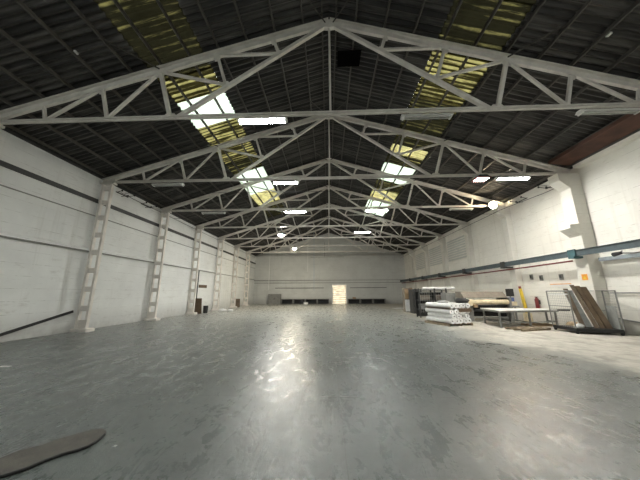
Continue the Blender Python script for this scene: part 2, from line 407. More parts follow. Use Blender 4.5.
MB().prism([(XC - .3, rz(XC - .3) + .03), (XC, rz(XC) + .05), (XC + .3, rz(XC + .3) + .03), (XC, rz(XC) + .07)], 'y', YB - .3, YF + .3).build('ridge_cap', M['roof'], ceil)
# a missing-sheet vent near the ridge
MB().box(.42, 1.22, 6.9, 7.5, 9.58, 9.60).build('vent_panel', M['void'], ceil)

sof = MB().prism([(9.62, 6.90), (9.62, 6.93), (10.70, 6.76), (10.70, 6.73)], 'y', 6.45, 10.0)
sof.prism([(9.55, 6.87), (9.55, 7.0), (9.62, 7.0), (9.62, 6.87)], 'y', 6.45, 10.0)
trim(10, sof, M['rust'], 'rusty brown soffit sheet under the roof edge on the right')

# ------------------------------------------------------------------ trusses
TN = {1: 'nearest the camera, its bottom chord spanning the whole picture', 2: 'second from the camera, landing on the corbelled right pillar',
      3: 'third from the camera, ending at the warm wall floodlight', 4: 'fourth from the camera, round lamp hung below its left half', 5: 'fifth from the camera, just beyond the round hanging lamp',
      6: 'sixth from the camera, next to last before the gable wall', 7: 'farthest one, just in front of the gable wall'}
ta = math.atan(SL)
def make_truss():
    r = thing('roof_truss', 'white steel roof truss ' + TN[1], 'roof truss', (XC, ty(1), HC), 0, 'white roof trusses over the hall')
    MB().bar((-HW, 0, 0), (HW, 0, 0), .13, .045).bar((-HW, 0, -.045), (HW, 0, -.045), .045, .07).build('bottom_chord', M['truss'], r)
    for s in (-1, 1):
        n = [Vector((s * HW * (1 - k / 6), 0, RI * k / 6)) for k in range(7)]
        d = (n[6] - n[0]).normalized(); per = Vector((-d.z * s, 0, d.x * s)) if s > 0 else Vector((-d.z, 0, d.x))
        up = Vector((-abs(d.z) * -s * -1, 0, abs(d.x)))
        up = Vector((s * abs(d.z), 0, abs(d.x)))
        MB().bar(n[0], n[6] + d * .02, .09, .15, up).bar(n[0] + up * .085, n[6] + up * .085, .25, .03, up).build('rafter', M['truss'], r)
        B = [n[k] - up * (n[k].z / up.z) for k in (1, 2, 3)]
        b3, ap = B[2] , n[6]
        ln = (b3 - ap)
        def hit(p):                                  # along -up from p to the line apex-b3
            t = ((p.x - ap.x) * ln.z - (p.z - ap.z) * ln.x) / (up.x * ln.z - up.z * ln.x)
            return p - up * t
        S4, S5 = hit(n[4]), hit(n[5])
        MB().bar(ap, b3 + Vector((-s * .25, 0, 0)), .10, .10).build('inner_tie', M['truss'], r)
        for a, c, w in ((n[1], B[0], .07), (n[2], B[1], .08), (n[3], B[2], .10), (n[4], S4, .08), (n[5], S5, .09)):
            MB().bar(a, c, w, w, (0, 1, 0)).build('strut', M['truss'], r)
        for a, c in ((B[0], n[2]), (B[1], n[3]), (n[3], S4), (n[4], S5)):
            MB().bar(a, c, .07, .07).build('diagonal_brace', M['truss'], r)
        for p, w in ((B[0], .26), (B[1], .30), (B[2], .5), (S4, .3), (S5, .22)):
            MB().prism([(p.x - w / 2, p.z - .03), (p.x + w / 2, p.z - .03), (p.x + w / 4, p.z + .12), (p.x - w / 4, p.z + .12)], 'y', -.012, .012).build('gusset_plate', M['truss'], r)
        for p, w in ((n[2], .3), (n[3], .4), (n[4], .3), (n[5], .2)):
            MB().prism([(p.x - w / 2, p.z + s * SL * w / 2 - .02), (p.x + w / 2, p.z - s * SL * w / 2 - .02), (p.x + w / 5, p.z - .2), (p.x - w / 5, p.z - .2)], 'y', -.012, .012).build('gusset_plate', M['truss'], r)
        h = n[0]; MB().prism([(h.x - .05, -.07), (h.x + .05, -.07), (h.x + s * -.55, -.07), (h.x + s * -.55, .14), (h.x, .1)] if s < 0 else [(h.x - .55, -.07), (h.x, -.07), (h.x, .1), (h.x - .55, .14)], 'y', -.05, .05).build('heel_plate', M['truss'], r)
    MB().tube([(0, 0, 0), (0, 0, RI)], .032, 8).build('king_rod', M['truss'], r)
    MB().prism([(-.35, RI - .14), (0, RI - .2), (.35, RI - .14), (.2, RI + .1), (-.2, RI + .1)], 'y', -.06, .06).build('apex_plate', M['truss'], r)
    # longitudinal knee braces to the purlins of the bay towards the camera
    for s in (-1, 1):
        MB().bar((s * .12, -.06, RI - .02), (s * .80, -1.0, RI - .09), .028, .028).build('knee_brace', M['purlin'], r)
        MB().bar((s * HW / 2, -.06, RI / 2 + .05), (s * (HW / 2 + .85), -1.1, RI / 2 - .06), .028, .028).build('knee_brace', M['purlin'], r)
    return r
t1 = make_truss()
trusses = [t1] + [copy_tree(t1, (XC, ty(n), HC), label='white steel roof truss ' + TN[n]) for n in range(2, 8)]

# ------------------------------------------------------------------ left ladder columns
ORD = ['first', 'second', 'third', 'fourth', 'fifth', 'sixth', 'seventh']
CL = ['cut off by the left edge of the picture', 'second from the camera, with the sloping black rail ending at its foot', 'third from the camera along the left wall',
      'fourth from the camera, brown board leaning just behind its foot', 'fifth from the camera along the left wall', 'sixth from the camera along the left wall', 'farthest one before the gable wall']
def make_column():
    r = thing('ladder_column', 'white concrete ladder column ' + CL[0], 'column', (-10.08, ty(1), 0), 0, 'ladder columns on the left wall')
    w, d, t = .245, .065, .085
    MB().box(-w, -w + t * 1.2, -d, d, .12, 6.40).build('column_chord', M['column'], r, bevel=.012)
    MB().box(w - t * 1.2, w, -d, d, .12, 6.40).build('column_chord', M['column'], r, bevel=.012)
    m = MB(); zs = [.12, .80, 1.58, 2.36, 3.14, 3.92, 4.70, 5.42, 6.10]
    for i, z in enumerate(zs):
        hh = .34 if i in (0,) else .22
        m.box(-w + t * 1.2, w - t * 1.2, -d + .02, d - .02, z, z + hh)
    m.build('rung', M['column'], r, bevel=.015)
    MB().bbox(-.30, .42, -.20, .20, 0, .13, .03).build('plinth', M['column'], r)
    MB().box(-w - .04, w + .10, -d - .04, d + .04, 6.40, 6.47).build('cap_plate', M['truss'], r)
    MB().box(-w - .03, -w + .01, -.07, .07, 5.55, 5.67).tube([(-.12, -d - .03, 5.6), (-.12, -d - .03, 5.42)], .05, 8).build('conduit_clip', M['column'], r)
    return r
c1 = make_column()
for n in range(2, 8): copy_tree(c1, (-10.08, ty(n), 0), label='white concrete ladder column ' + CL[n - 1])

# ------------------------------------------------------------------ right pillars
def make_pillar(y, label, x0, mid, dy=.25):
    r = thing('concrete_pillar', label, 'pillar', ((x0 + XR) / 2, y, 0), 0, 'pillars on the right wall')
    px = (x0 + XR) / 2; a = x0 - px; b = XR - px
    MB().box(a, b, -dy, dy, 0, 6.42).build('shaft', M['pillar'], r, bevel=.015)
    MB().prism([(a, 5.75), (a - .38, 6.10), (a - .38, 6.44), (a, 6.44)], 'y', -dy, dy).build('top_corbel', M['pillar'], r)
    if mid: MB().prism([(a, 3.70), (a - .36, 4.02), (a - .36, 4.16), (a, 4.20)], 'y', -dy, dy).box(a - .01, b, -dy - .03, dy, 4.20, 4.24).build('crane_corbel', M['pillar'], r)
    return r
PL = ['right pillar out at the picture edge under the nearest truss', 'broad whitewashed pillar with two corbels beside the board cage', 'pillar behind the yellow post and machine',
      'fourth pillar along the right wall, above the hooded machine', 'fifth pillar along the right wall, between louvred panels', 'sixth pillar along the right wall, between the two farther louvred panels', 'farthest pillar on the right wall']
for n in range(1, 8):
    if n <= 2: make_pillar(ty(n), PL[n - 1], 10.20, True)
    else: make_pillar(ty(n), PL[n - 1], 10.38, False, .22)
# orange sign on the corbelled pillar
o = thing('warning_sign', 'small orange sign on the corbelled right pillar', 'sign', (10.19, ty(2) - .02, 2.05))
MB().box(-.012, 0, -.11, .11, -.11, .12).build('sign_plate', M['orange'], o)
MB().prism([(-.06, -.06), (.06, -.06), (0, .06)], 'x', -.016, -.012).build('sign_symbol', M['yellow'], o)

# right wall beam with pipe
bm_ = thing('steel_beam', 'long blue grey steel beam running along the right wall on the pillars', 'beam', (9.96, 10, 3.0))
MB().box(9.93, 9.95, YB + .05, YF - .02, 2.90, 3.10).box(9.88, 10.00, YB + .05, YF - .02, 3.10, 3.12).box(9.88, 10.00, YB + .05, YF - .02, 2.88, 2.90).build('beam_section', M['beam'], bm_, local=False)
for n in range(1, 8):
    f = 10.20 if n <= 2 else 10.38
    MB().box(9.84, f, ty(n) - .12, ty(n) + .12, 2.80, 2.88).box(9.88, 9.928, ty(n) - .16, ty(n) + .16, 2.84, 3.16).build('support_bracket', M['teal' if n <= 2 else 'dark'], bm_, local=False)
tag(MB().tube([(10.15, 10.52, 2.74), (10.15, 13.0, 2.72), (10.15, YF - .1, 2.72)], .035, 8).build('pipe', M['red'], loc=(10.15, 10.52, 2.74), local=False), 'red pipe running under the steel beam along the right wall', 'pipe')
w = thing('wall_lamp', 'small dark bracket lamp under the beam right of the big pillar', 'lamp', (10.0, 8.6, 2.80))
MB().tube([(0, 0, .06), (0, 0, -.03), (.25, -.1, -.05), (.55, -.2, .0)], .022, 8).build('lamp_arm', M['grey'], w)
MB().tube([(-.02, .0, -.02), (-.02, .25, -.05)], [.05, .075], 10).build('lamp_head', M['black'], w)

# cable with hooks, both side walls, and cable across the hall
def cable(name, label, pts, r=.012):
    o = MB().tube(pts, r, 6).build(name, M['black'], loc=pts[0], local=False); return tag(o, label, 'cable')
cable('power_cable', 'thin black cable running high along the left wall', [(-10.32, 11.2, 6.44), (-10.30, 12.5, 6.40), (-10.32, 14, 6.42), (-10.3, 18, 6.38), (-10.32, 24, 6.40), (-10.32, 34, 6.4)])
cable('power_cable', 'thin black cable running high along the right wall', [(10.60, 10.9, 6.20), (10.55, 11.5, 6.18), (9.97, 13.9, 6.12), (9.96, 14.6, 6.1), (9.97, 22, 6.1), (9.97, 34, 6.1)])
cable('power_cable', 'black cable strung across the hall between the wall hooks', [(-10.25, 11.35, 6.47), (-8, 11.35, 6.43), (-4, 11.35, 6.39), (0, 11.35, 6.38), (4, 11.35, 6.39), (8, 11.35, 6.43), (10.55, 11.35, 6.47)], .010)
cable('power_cable', 'second black cable strung across the hall, farther back', [(-10.39, 15.6, 6.44), (-5, 15.6, 6.38), (0, 15.6, 6.36), (5, 15.6, 6.38), (10.69, 15.6, 6.44)], .010)
def hookset(x, y, s, label):
    r = thing('cable_hook', label, 'hook', (x, y, 6.3))
    MB().box(min(0, s * .03) - .01, max(0, s * .03) + .01, -.36, .38, .085, .115).build('wall_plate', M['dark'], r)
    m = MB()
    m.tube([(0, 0, 0), (s * .38, -.05, .0)], .014, 6).tube([(0, .35, .12), (s * .42, .3, .16)], .014, 6).tube([(0, -.3, .1), (s * .3, -.34, .16)], .014, 6)
    m.build('hook_arm', M['black'], r)
    for p in ((s * .38, -.05, .0), (s * .42, .3, .16), (s * .3, -.34, .16)): MB().tube([(p[0], p[1], p[2] - .035), (p[0], p[1], p[2] + .035)], .035, 8).build('insulator', M['black'], r)
hookset(XL + .01, 11.35, 1, 'cluster of black cable hooks high on the left wall')
hookset(XR - .01, 11.2, -1, 'cluster of black cable hooks beside the corbelled right pillar')
hookset(XL + .01, 13.0, 1, 'black cable hook on the left wall between second and third columns')
hookset(XR - .01, 13.1, -1, 'black cable hook on the right wall near the warm floodlight')

# black sloping rail at left
ra = thing('sloping_rail', 'black sloping rail low on the left wall ending at the second column', 'rail', (-10.30, 8.9, .55))
MB().bar((-10.34, 7.0, .02), (-10.34, 10.0, .80), .05, .09).build('rail_bar', M['black'], ra, local=False)
MB().tube([(-10.4, 7.8, .23), (-10.34, 7.8, .23)], .02, 6).tube([(-10.4, 9.6, .69), (-10.34, 9.6, .69)], .02, 6).build('rail_bracket', M['dark'], ra, local=False)

# ------------------------------------------------------------------ lamps
def tube_lamp(x0, x1, y, lit, label, z=6.36, ztop=HC - .08, grp='tube lamps under the trusses'):
    xc, L = (x0 + x1) / 2, (x1 - x0)
    r = thing('fluorescent_lamp', label, 'lamp', (xc, y, z), 0, grp)
    MB().prism([(-.11, -.02), (.11, -.02), (.05, .04), (-.05, .04)], 'x', -L / 2, L / 2).build('lamp_body', M['white'], r)
    for s in (-1, 1):
        MB().tube([(-L / 2 + .05, s * .045, -.045), (L / 2 - .05, s * .045, -.045)], .022, 10).build('lamp_tube', M['lamp_tube'] if lit else M['tube_off'], r)
        MB().box(s * (L / 2 - .05) - .02, s * (L / 2 - .05) + .02, -.08, .08, -.075, -.02).build('end_holder', M['white'], r)
        MB().tube([(s * L * .35, 0, .04), (s * L * .35, 0, ztop - z)], .008, 6).build('hanger', M['steel'], r)
    return r
tube_lamp(-2.56, -1.12, ty(1), True, 'lit tube lamp on the nearest truss, left of the middle')
tube_lamp(-2.44, -1.26, ty(2), True, 'lit tube lamp on the second truss, left of the middle')
tube_lamp(-2.66, -1.26, ty(3), True, 'lit tube lamp on the third truss, left of the middle')
tube_lamp(2.26, 3.69, ty(3), True, 'lit tube lamp on the third truss, right of the middle, under a bright roof panel')
tube_lamp(2.02, 3.30, ty(4), True, 'farthest lit tube lamp, hung low under the fourth truss', 6.02)
tube_lamp(7.38, 8.82, ty(2), True, 'lit tube lamp beside the square floodlight on the second truss')
tube_lamp(6.98, 8.60, ty(1), False, 'unlit tube lamp on the nearest truss at the far right')
tube_lamp(2.12, 3.54, ty(1), False, 'unlit tube lamp on the nearest truss, right of the middle')
tube_lamp(-7.98, -6.54, ty(2), False, 'unlit tube lamp on the second truss near the left wall')
tube_lamp(-7.76, -6.30, ty(3), False, 'unlit tube lamp on the third truss near the left wall')
tube_lamp(7.33, 8.68, ty(3), False, 'unlit tube lamp on the third truss near the right wall')
for x, y, lb in ((-5.5, .6, 'left tube lamp added unseen over the camera'), (5.5, .6, 'right tube lamp added unseen over the camera'), (-5.0, -4, 'left tube lamp added unseen behind the camera'), (5.0, -4, 'right tube lamp added unseen behind the camera')):
    tube_lamp(x - .72, x + .72, y, True, 'lit ' + lb, 6.6, rz(x) - .15, 'added tube lamps out of the picture')  # unseen lamps added to brighten the near hall and camera-facing faces
f = thing('square_floodlight', 'lit square floodlight under the second truss on the right', 'lamp', (6.72, ty(2) - .05, 6.34))
MB().prism([(-.27, -.02), (.27, -.02), (.15, .09), (-.15, .09)], 'y', -.22, .22).build('lamp_housing', M['dark'], f)
MB().box(-.22, .22, -.18, .18, -.035, -.021).build('lamp_glass', M['flood'], f)
MB().box(-.28, .28, -.23, -.19, -.05, -.01).box(-.28, .28, .19, .23, -.05, -.01).box(-.28, -.23, -.19, .19, -.05, -.01).box(.23, .28, -.19, .19, -.05, -.01).build('lamp_rim', M['red'], f)
MB().tube([(0, .05, .09), (0, .05, .14)], .03, 8).build('lamp_mount', M['dark'], f)
f = thing('warm_floodlight', 'warm yellow floodlight glowing at the right end of the third truss', 'lamp', (9.78, ty(3) - .30, 6.50))
MB().tube([(.10, .04, .05), (0, 0, .0), (-.14, -.06, -.065)], [.06, .13, .22], 16, False).build('lamp_housing', M['dark'], f)
MB().tube([(-.09, -.038, -.042), (-.13, -.056, -.061)], [.18, .20], 16).build('lamp_glass', M['flood_warm'], f)
MB().tube([(.02, .28, .0), (.08, .04, .05)], .02, 6).build('lamp_mount', M['dark'], f)
def highbay(x, y, z, mat, label, top, r_=.22):
    r = thing('hanging_lamp', label, 'lamp', (x, y, z), 0)
    MB().tube([(0, 0, .30), (0, 0, .2), (0, 0, .0)], [.07, .09, r_], 18, False).build('lamp_shade', M['steel'], r)
    MB().tube([(0, 0, .03), (0, 0, -.02), (0, 0, -.08), (0, 0, -.12)], [r_ * .85, r_ * .85, r_ * .6, r_ * .2], 18).build('lamp_glass', mat, r)
    MB().tube([(0, 0, .3), (0, 0, top - z)], .012, 6).build('hanger', M['steel'], r)
highbay(-3.58, ty(4), 5.86, M['led_round'], 'bright round white lamp hanging below the fourth truss on the left', HC - .07, .26)
highbay(-3.66, ty(6), 6.24, M['led_warm'], 'soft warm round lamp hanging near the gable wall on the left', HC - .07, .22)
for x, y, lb in ((-6.73, 5.2, 'tiny white box standing for a daylight pinhole at upper left'), (7.12, 5.2, 'tiny white box standing for a daylight pinhole at upper right')):
    j = MB().box(-.035, .035, -.05, .05, -.05, .0).build('roof_pinhole', M['white'], loc=(x, y, rz(x) - AMP - .0)); tag(j, lb, 'daylight pinhole')  # white boxes stand in for daylight showing through roof pinholes
# thin pull cords hanging near the far wall
for x, y, z0, z1, mt, lb in ((-7.55, 31.5, 1.9, 6.9, 'white', 'thin pale cord hanging near the far left corner'), (-2.60, 31.5, 4.1, 7.6, 'white', 'short pale cord hanging left of the gable middle'), (-1.80, 31.5, 1.7, 5.0, 'paleblue', 'thin bluish cord hanging left of the bright far door')):
    zt = z1 + 0
    tag(MB().tube([(0, 0, z0), (0, 0, rz(x) - .03)], .022, 6).build('electric_cable', M[mt], loc=(x, y, 0)), lb, 'cord')

# ------------------------------------------------------------------ far wall furniture
c = thing('storage_cabinet', 'grey cabinet standing left of the low shelf row at the far wall', 'cabinet', (-7.35, YF - .35, 0))
MB().bbox(-.85, .85, -.3, .3, .0, 1.34).build('cabinet_body', M['grey'], c)
MB().box(-.82, -.01, -.325, -.3, .06, 1.28).build('door', M['grey'], c); MB().box(.01, .82, -.325, -.3, .06, 1.28).build('door', M['grey'], c)
MB().box(-.06, -.03, -.35, -.325, .6, .8).box(.03, .06, -.35, -.325, .6, .8).build('handle', M['dark'], c)
def low_shelf(x, w, label):
    r = thing('low_shelf', label, 'shelf', (x, YF - .36, 0), 0, 'low dark shelf units along the far wall')
    MB().box(-w / 2, w / 2, -.3, .3, .60, .68).build('top', M['grey'], r)
    for s in (-1, 1): MB().box(s * w / 2 - (.06 if s > 0 else 0), s * w / 2 + (.06 if s < 0 else 0), -.3, .3, 0, .60).build('side_panel', M['grey'], r)
    MB().box(-w / 2 + .06, w / 2 - .06, .26, .3, .04, .60).build('back_panel', M['black'], r)
    MB().box(-w / 2 + .06, w / 2 - .06, -.27, .26, .04, .08).build('shelf_board', M['dark'], r)
    return r
LS = [(-5.62, 'first from the grey cabinet'), (-3.98, 'second from the grey cabinet'), (-2.34, 'third from the grey cabinet'), (-.70, 'just left of the bright door'), (3.45, 'just right of the bright door'), (5.15, 'second to the right of the bright door'), (6.85, 'rightmost of the row')]
for x, l in LS: low_shelf(x, 1.56 if x < 0 else 1.62, 'low dark open shelf at the far wall, ' + l)
b = tag(MB().bbox(-.22, .22, -.15, .15, 0, .2).build('carton', M['cardboard'], loc=(3.5, YF - .4, .68)), 'small carton on the low shelf right of the bright door', 'box')
tag(MB().bbox(-.28, .28, -.2, .2, 0, .26).build('carton', M['white'], loc=(-3.0, YF - 1.0, 0)), 'white box on the floor before the low shelves', 'box')
# pale sheet lying on the floor far right
tag(MB().prism([(-.9, -.5), (.7, -.55), (1.0, .3), (-.2, .65), (-.95, .3)], 'z', 0, .02).build('floor_sheet', M['plastic'], loc=(7.1, 24.6, 0)), 'pale sheet lying on the floor in the far right part', 'sheet')
tag(MB().prism([(-.5, -.4), (.5, -.5), (.6, .3), (-.4, .4)], 'z', 0, .015).build('floor_sheet', M['plastic'], loc=(1.55, 32.2, 0)), 'pale sheet lying on the floor before the bright far door', 'sheet')
def extinguisher(x, y, z, label, rot=0, s=1):
    r = thing('fire_extinguisher', label, 'fire extinguisher', (x, y, z), rot)
    MB().tube([(0, 0, 0), (0, 0, .42 * s), (0, 0, .5 * s), (0, 0, .53 * s)], [.085 * s, .085 * s, .04 * s, .03 * s], 14).build('cylinder', M['red'], r)
    MB().box(-.02, .02, -.08, .06, .53 * s, .57 * s).build('handle', M['black'], r)
    MB().tube([(0, -.03, .55 * s), (0, -.12, .45 * s), (0, -.11, .15 * s)], .012, 6).build('hose', M['black'], r)
    MB().box(.08 * s, .15, -.05, .05, .2, .4).build('wall_bracket', M['dark'], r)
extinguisher(10.56, 13.2, .68, 'red fire extinguisher on the right wall above the table')
extinguisher(10.56, 28.9, 1.0, 'dark red fire extinguisher on the far end of the right wall')
tag(MB().tube([(0, 0, 0), (0, 0, .7), (0, 0, .95)], [.28, .30, .16], 12).build('waste_bin', M['black'], loc=(10.1, 32.3, 0)), 'black bin in the far right corner', 'bin')

# sockets on the right wall
for y, z, l in ((13.39, 2.25, 'nearest the yellow post'), (12.8, 2.17, 'middle one of three above the table'), (11.72, 2.15, 'nearest the board cage')):
    r = thing('wall_socket', 'small grey socket box on the right wall, ' + l, 'socket', (XR, y, z), 0, 'socket boxes on the right wall')
    MB().box(-.07, 0, -.07, .07, -.13, .13).build('socket_box', M['grey'], r); MB().box(-.085, -.07, -.05, .05, -.06, .08).build('socket_lid', M['dark'], r)
# pale framed board on wall behind the cage
o = thing('wall_board', 'long pale yellow edged board on the right wall behind the cage', 'board', (XR, 11.9, 1.80))
MB().box(-.04, 0, -.55, .45, -.07, .02).build('panel', M['white'], o); MB().box(-.05, 0, -.55, .45, .02, .05).build('edge_strip', M['orange'], o)
tag(MB().tube([(10.62, 6.0, 1.44), (10.62, 9.85, 1.44)], .02, 8).build('wall_rail', M['grey'], loc=(10.62, 6.0, 1.44), local=False), 'thin grey rail on the right wall beside the cage', 'rail')
tag(MB().bar((10.66, 5.8, .02), (10.66, 9.8, .52), .03, .05).build('wall_strip', M['grey'], loc=(10.66, 5.8, .02), local=False), 'sloping grey strip low on the right wall', 'strip')

# ------------------------------------------------------------------ roll cage with boards
CG = [(9.06, 10.75), (8.94, 9.67), (10.17, 9.26), (10.38, 9.88)]
cx, cy = 9.65, 10.0
cg = thing('roll_cage', 'wire mesh trolley cage with leaning brown boards beside the right pillar', 'cage trolley', (cx, cy, 0))
L_ = lambda p, z: (p[0] - cx, p[1] - cy, z)
A, B_, Cc, Dd = CG
MB().prism([(p[0] - cx, p[1] - cy) for p in CG], 'z', .08, .19).build('base_deck', M['black'], cg)
for p in CG:
    w = MB().tube([(L_(p, 0)[0] * .93, L_(p, 0)[1] * .93 - .02, .05), (L_(p, 0)[0] * .93, L_(p, 0)[1] * .93 + .02, .05)], .05, 12).build('caster_wheel', M['black'], cg)
    MB().box(L_(p, 0)[0] * .93 - .03, L_(p, 0)[0] * .93 + .03, L_(p, 0)[1] * .93 - .03, L_(p, 0)[1] * .93 + .03, .08, .13).build('caster_fork', M['steel'], w)
HT = 1.52
for p, q, mid in ((A, B_, True), (Cc, Dd, True)):
    m = MB().tube([L_(p, .19), L_(p, HT - .06), L_(p, HT)], .022, 8).tube([L_(q, .19), L_(q, HT)], .022, 8).tube([L_(p, HT), L_(q, HT)], .022, 8).tube([L_(p, .95), L_(q, .95)], .013, 8)
    m.build('side_frame', M['grey'], cg)
    m = MB()
    for i in range(1, 12):
        t = i / 12; x = p[0] + (q[0] - p[0]) * t; y = p[1] + (q[1] - p[1]) * t; m.tube([L_((x, y), .19), L_((x, y), HT)], .0035, 4, False)
    for i in range(1, 14): z = .19 + (HT - .19) * i / 14; m.tube([L_(p, z), L_(q, z)], .0035, 4, False)
    m.build('wire_mesh', M['steel'], cg)
m = MB().tube([L_(A, HT), L_(Dd, HT)], .014, 8).tube([L_(A, .8), L_(Dd, .8)], .012, 8); m.build('back_rail', M['steel'], cg)
# white inner top rail
MB().bar((A[0] - cx + .05, A[1] - cy - .1, HT - .12), (B_[0] - cx + .05, B_[1] - cy + .12, HT - .12), .03, .05).build('inner_rail', M['white'], cg)
# grey plastic sheet on the lower right side
sh = MB().prism([(Cc[0] - .04, Cc[1] + .06), (Dd[0] - .04, Dd[1] - .06), (Dd[0] - .05, Dd[1] - .06), (Cc[0] - .05, Cc[1] + .06)], 'z', .2, .98).build('plastic_sheet', M['sheet'], loc=(10.25, 9.6, .2), local=False)
tag(sh, 'grey plastic sheet standing inside the right side of the cage', 'sheet')
def board(bx, by, tx, tyy, zt, w, dx, dy_, th, mt, label, grp='boards standing in the cage'):
    # leaning board: foot centre (bx,by), top centre (tx,tyy); width direction (dx,dy)
    wd = Vector((dx, dy_, 0)).normalized() * w / 2; a = Vector((bx, by, .19)); t = Vector((tx, tyy, zt)); n = (t - a).cross(wd).normalized() * th / 2
    k = [a - wd, a + wd, t + wd, t - wd]
    m = MB(); vs = [p + n for p in k] + [p - n for p in k]
    m.add(vs, [(0, 1, 2, 3), (7, 6, 5, 4), (0, 4, 5, 1), (1, 5, 6, 2), (2, 6, 7, 3), (3, 7, 4, 0)])
    lo = min(v[2] for v in m.v); m.v = [(v[0], v[1], v[2] + .192 - lo) for v in m.v]
    o = m.build('board', M[mt], loc=tuple(a), local=False); return tag(o, label, 'board', grp)
BD = [
 (9.40, 9.86, 9.30, 10.16, 1.60, .13, 1, -.35, .04, 'board2', 'leftmost narrow brown board leaning in the cage'),
 (9.56, 9.88, 9.42, 10.22, 1.52, .24, 1, -.35, .12, 'sheet', 'grey wrapped slab between the brown boards in the cage'),
 (9.70, 9.68, 9.44, 10.02, 1.74, .12, 1, -.35, .04, 'board2', 'tall pale brown board in the middle of the cage'),
 (9.84, 9.62, 9.58, 9.96, 1.70, .13, 1, -.35, .05, 'board', 'dark brown board leaning in the middle of the cage'),
 (10.00, 9.56, 9.73, 9.90, 1.66, .17, 1, -.35, .06, 'board', 'rightmost broad brown board leaning in the cage')]
for bb in BD: board(*bb)
def rag(x, y, z, r, mt, label, name, cat, sx=1, sy=1, sz=.5, seed=1):
    rnd = random.Random(seed); m = MB(); n1, n2 = 10, 14; vs = []
    for i in range(n1 + 1):
        for j in range(n2):
            a = PI * i / n1; b2 = 2 * PI * j / n2; q = r * (1 + rnd.uniform(-.16, .16) * math.sin(a))
            zz = max(-.0, q * sz * (math.cos(a) + .6))
            vs.append((q * sx * math.sin(a) * math.cos(b2), q * sy * math.sin(a) * math.sin(b2), zz))
    m.add(vs, [(i * n2 + j, i * n2 + (j + 1) % n2, (i + 1) * n2 + (j + 1) % n2, (i + 1) * n2 + j) for i in range(n1) for j in range(n2)], True)
    return tag(m.build(name, M[mt], loc=(x, y, z)), label, cat)
rag(9.22, 9.80, .19, .12, 'plastic', 'crumpled white wrap at the foot of the leaning boards', 'plastic_wrap', 'wrap', 1, .8, .8, 5)
rag(10.42, 11.35, 0, .22, 'cardboard', 'crumpled tan paper heap between cage and wall', 'paper_heap', 'paper', 1, 1, .7, 8)

# ------------------------------------------------------------------ work table
tb = thing('work_table', 'long low table with pale top before the right wall machine', 'table', (8.6, 11.7, 0))
TP = [(7.26, 11.12), (10.18, 11.62), (10.18, 12.35), (8.2, 12.95), (7.55, 12.95)]
MB().prism([(x - 8.6, y - 11.7) for x, y in TP], 'z', .69, .72).build('tabletop', M['white'], tb, bevel=.006)
MB().prism([(x * .985 + 8.73 * .015 - 8.6, y * .985 + .176 - 11.7) for x, y in TP], 'z', .62, .684).build('apron', M['grey'], tb)
LG = [(7.32, 11.22), (7.62, 12.80), (8.72, 12.66), (8.75, 11.48), (10.08, 11.72), (10.08, 12.2)]
for x, y in LG: MB().box(x - 8.6 - .03, x - 8.6 + .03, y - 11.7 - .03, y - 11.7 + .03, 0, .62).build('leg', M['grey'], tb)
for a, c in ((0, 1), (1, 2), (3, 4), (0, 3), (2, 3), (4, 5)):
    p, q = LG[a], LG[c]; MB().bar((p[0] - 8.6, p[1] - 11.7, .20), (q[0] - 8.6, q[1] - 11.7, .20), .035, .04).build('stretcher', M['grey'], tb)
MB().tube([(1.45, -.15, .70), (1.85, -.30, .70)], .03, 8).build('roller_end', M['dark'], tb)

# flat frames on the floor beyond / right of the table
def pallet(x, y, rot, w, d, label, mt='wood', z=0):
    r = thing('flat_frame', label, 'pallet', (x, y, z), rot, 'flat frames on the floor by the table')
    for i in range(5): MB().box(-w / 2 + i * (w - .09) / 4, -w / 2 + i * (w - .09) / 4 + .09, -d / 2, d / 2, .07, .09).build('slat', M[mt], r)
    for s in (-1, 0, 1): MB().box(-w / 2, w / 2, s * (d / 2 - .04) - .04, s * (d / 2 - .04) + .04, 0, .07).build('bearer', M[mt], r)
pallet(8.05, 10.75, .30, 1.5, .7, 'flat timber frame lying in front of the table, nearer the cage', 'wood')
pallet(9.42, 11.93, .0, 1.1, .55, 'flat timber frame lying under the right end of the table', 'cardboard')

# ------------------------------------------------------------------ laminating machine
mc = thing('roller_machine', 'large roller machine with grey brown hood and long cream roll', 'machine', (8.35, 13.9, 0))
X0, X1 = -1.15, .95
MB().prism([(-.45, 1.20), (-.35, 1.18), (.40, 1.18), (.40, 1.52), (-.15, 1.52)], 'x', X0 - .12, X1 + .02).build('hood', M['hood'], mc, bevel=.01)
MB().tube([(X0 - .05, -.42, .98), (X1, -.42, .98)], .13, 18).build('roll', M['cream'], mc)
MB().tube([(X0 - .18, -.42, .98), (X0 - .05, -.42, .98)], .05, 10).tube([(X1, -.42, .98), (X1 + .25, -.42, .98)], .05, 10).build('roll_shaft', M['steel'], mc)
MB().box(X0 - .15, X0 + .35, -.35, .45, .0, .78).build('end_cabinet', M['grey'], mc, bevel=.01)
MB().box(X0 - .15, X0 - .05, -.55, .45, .78, 1.2).build('side_plate', M['grey'], mc)
MB().box(X1 + .02, X1 + .12, -.55, .45, .0, 1.2).build('side_plate', M['grey'], mc)
MB().box(X0 + .35, X1, -.2, .40, .25, .75).build('roller_bed', M['black'], mc)
MB().tube([(X0 + .35, -.3, .55), (X1, -.3, .55)], .06, 12).tube([(X0 + .35, -.32, .78), (X1, -.32, .78)], .05, 12).build('lower_roller', M['dark'], mc)
MB().bar((X0 + .35, -.33, .20), (X1, -.33, .20), .05, .07).build('base_rail', M['grey'], mc)
MB().box(X0 + .0, X0 + .22, -.60, -.45, .80, 1.02).build('motor_box', M['cream'], mc)
MB().box(X0 + .28, X0 + .46, -.62, -.48, .72, .86).build('gear_box', M['cardboard'], mc)
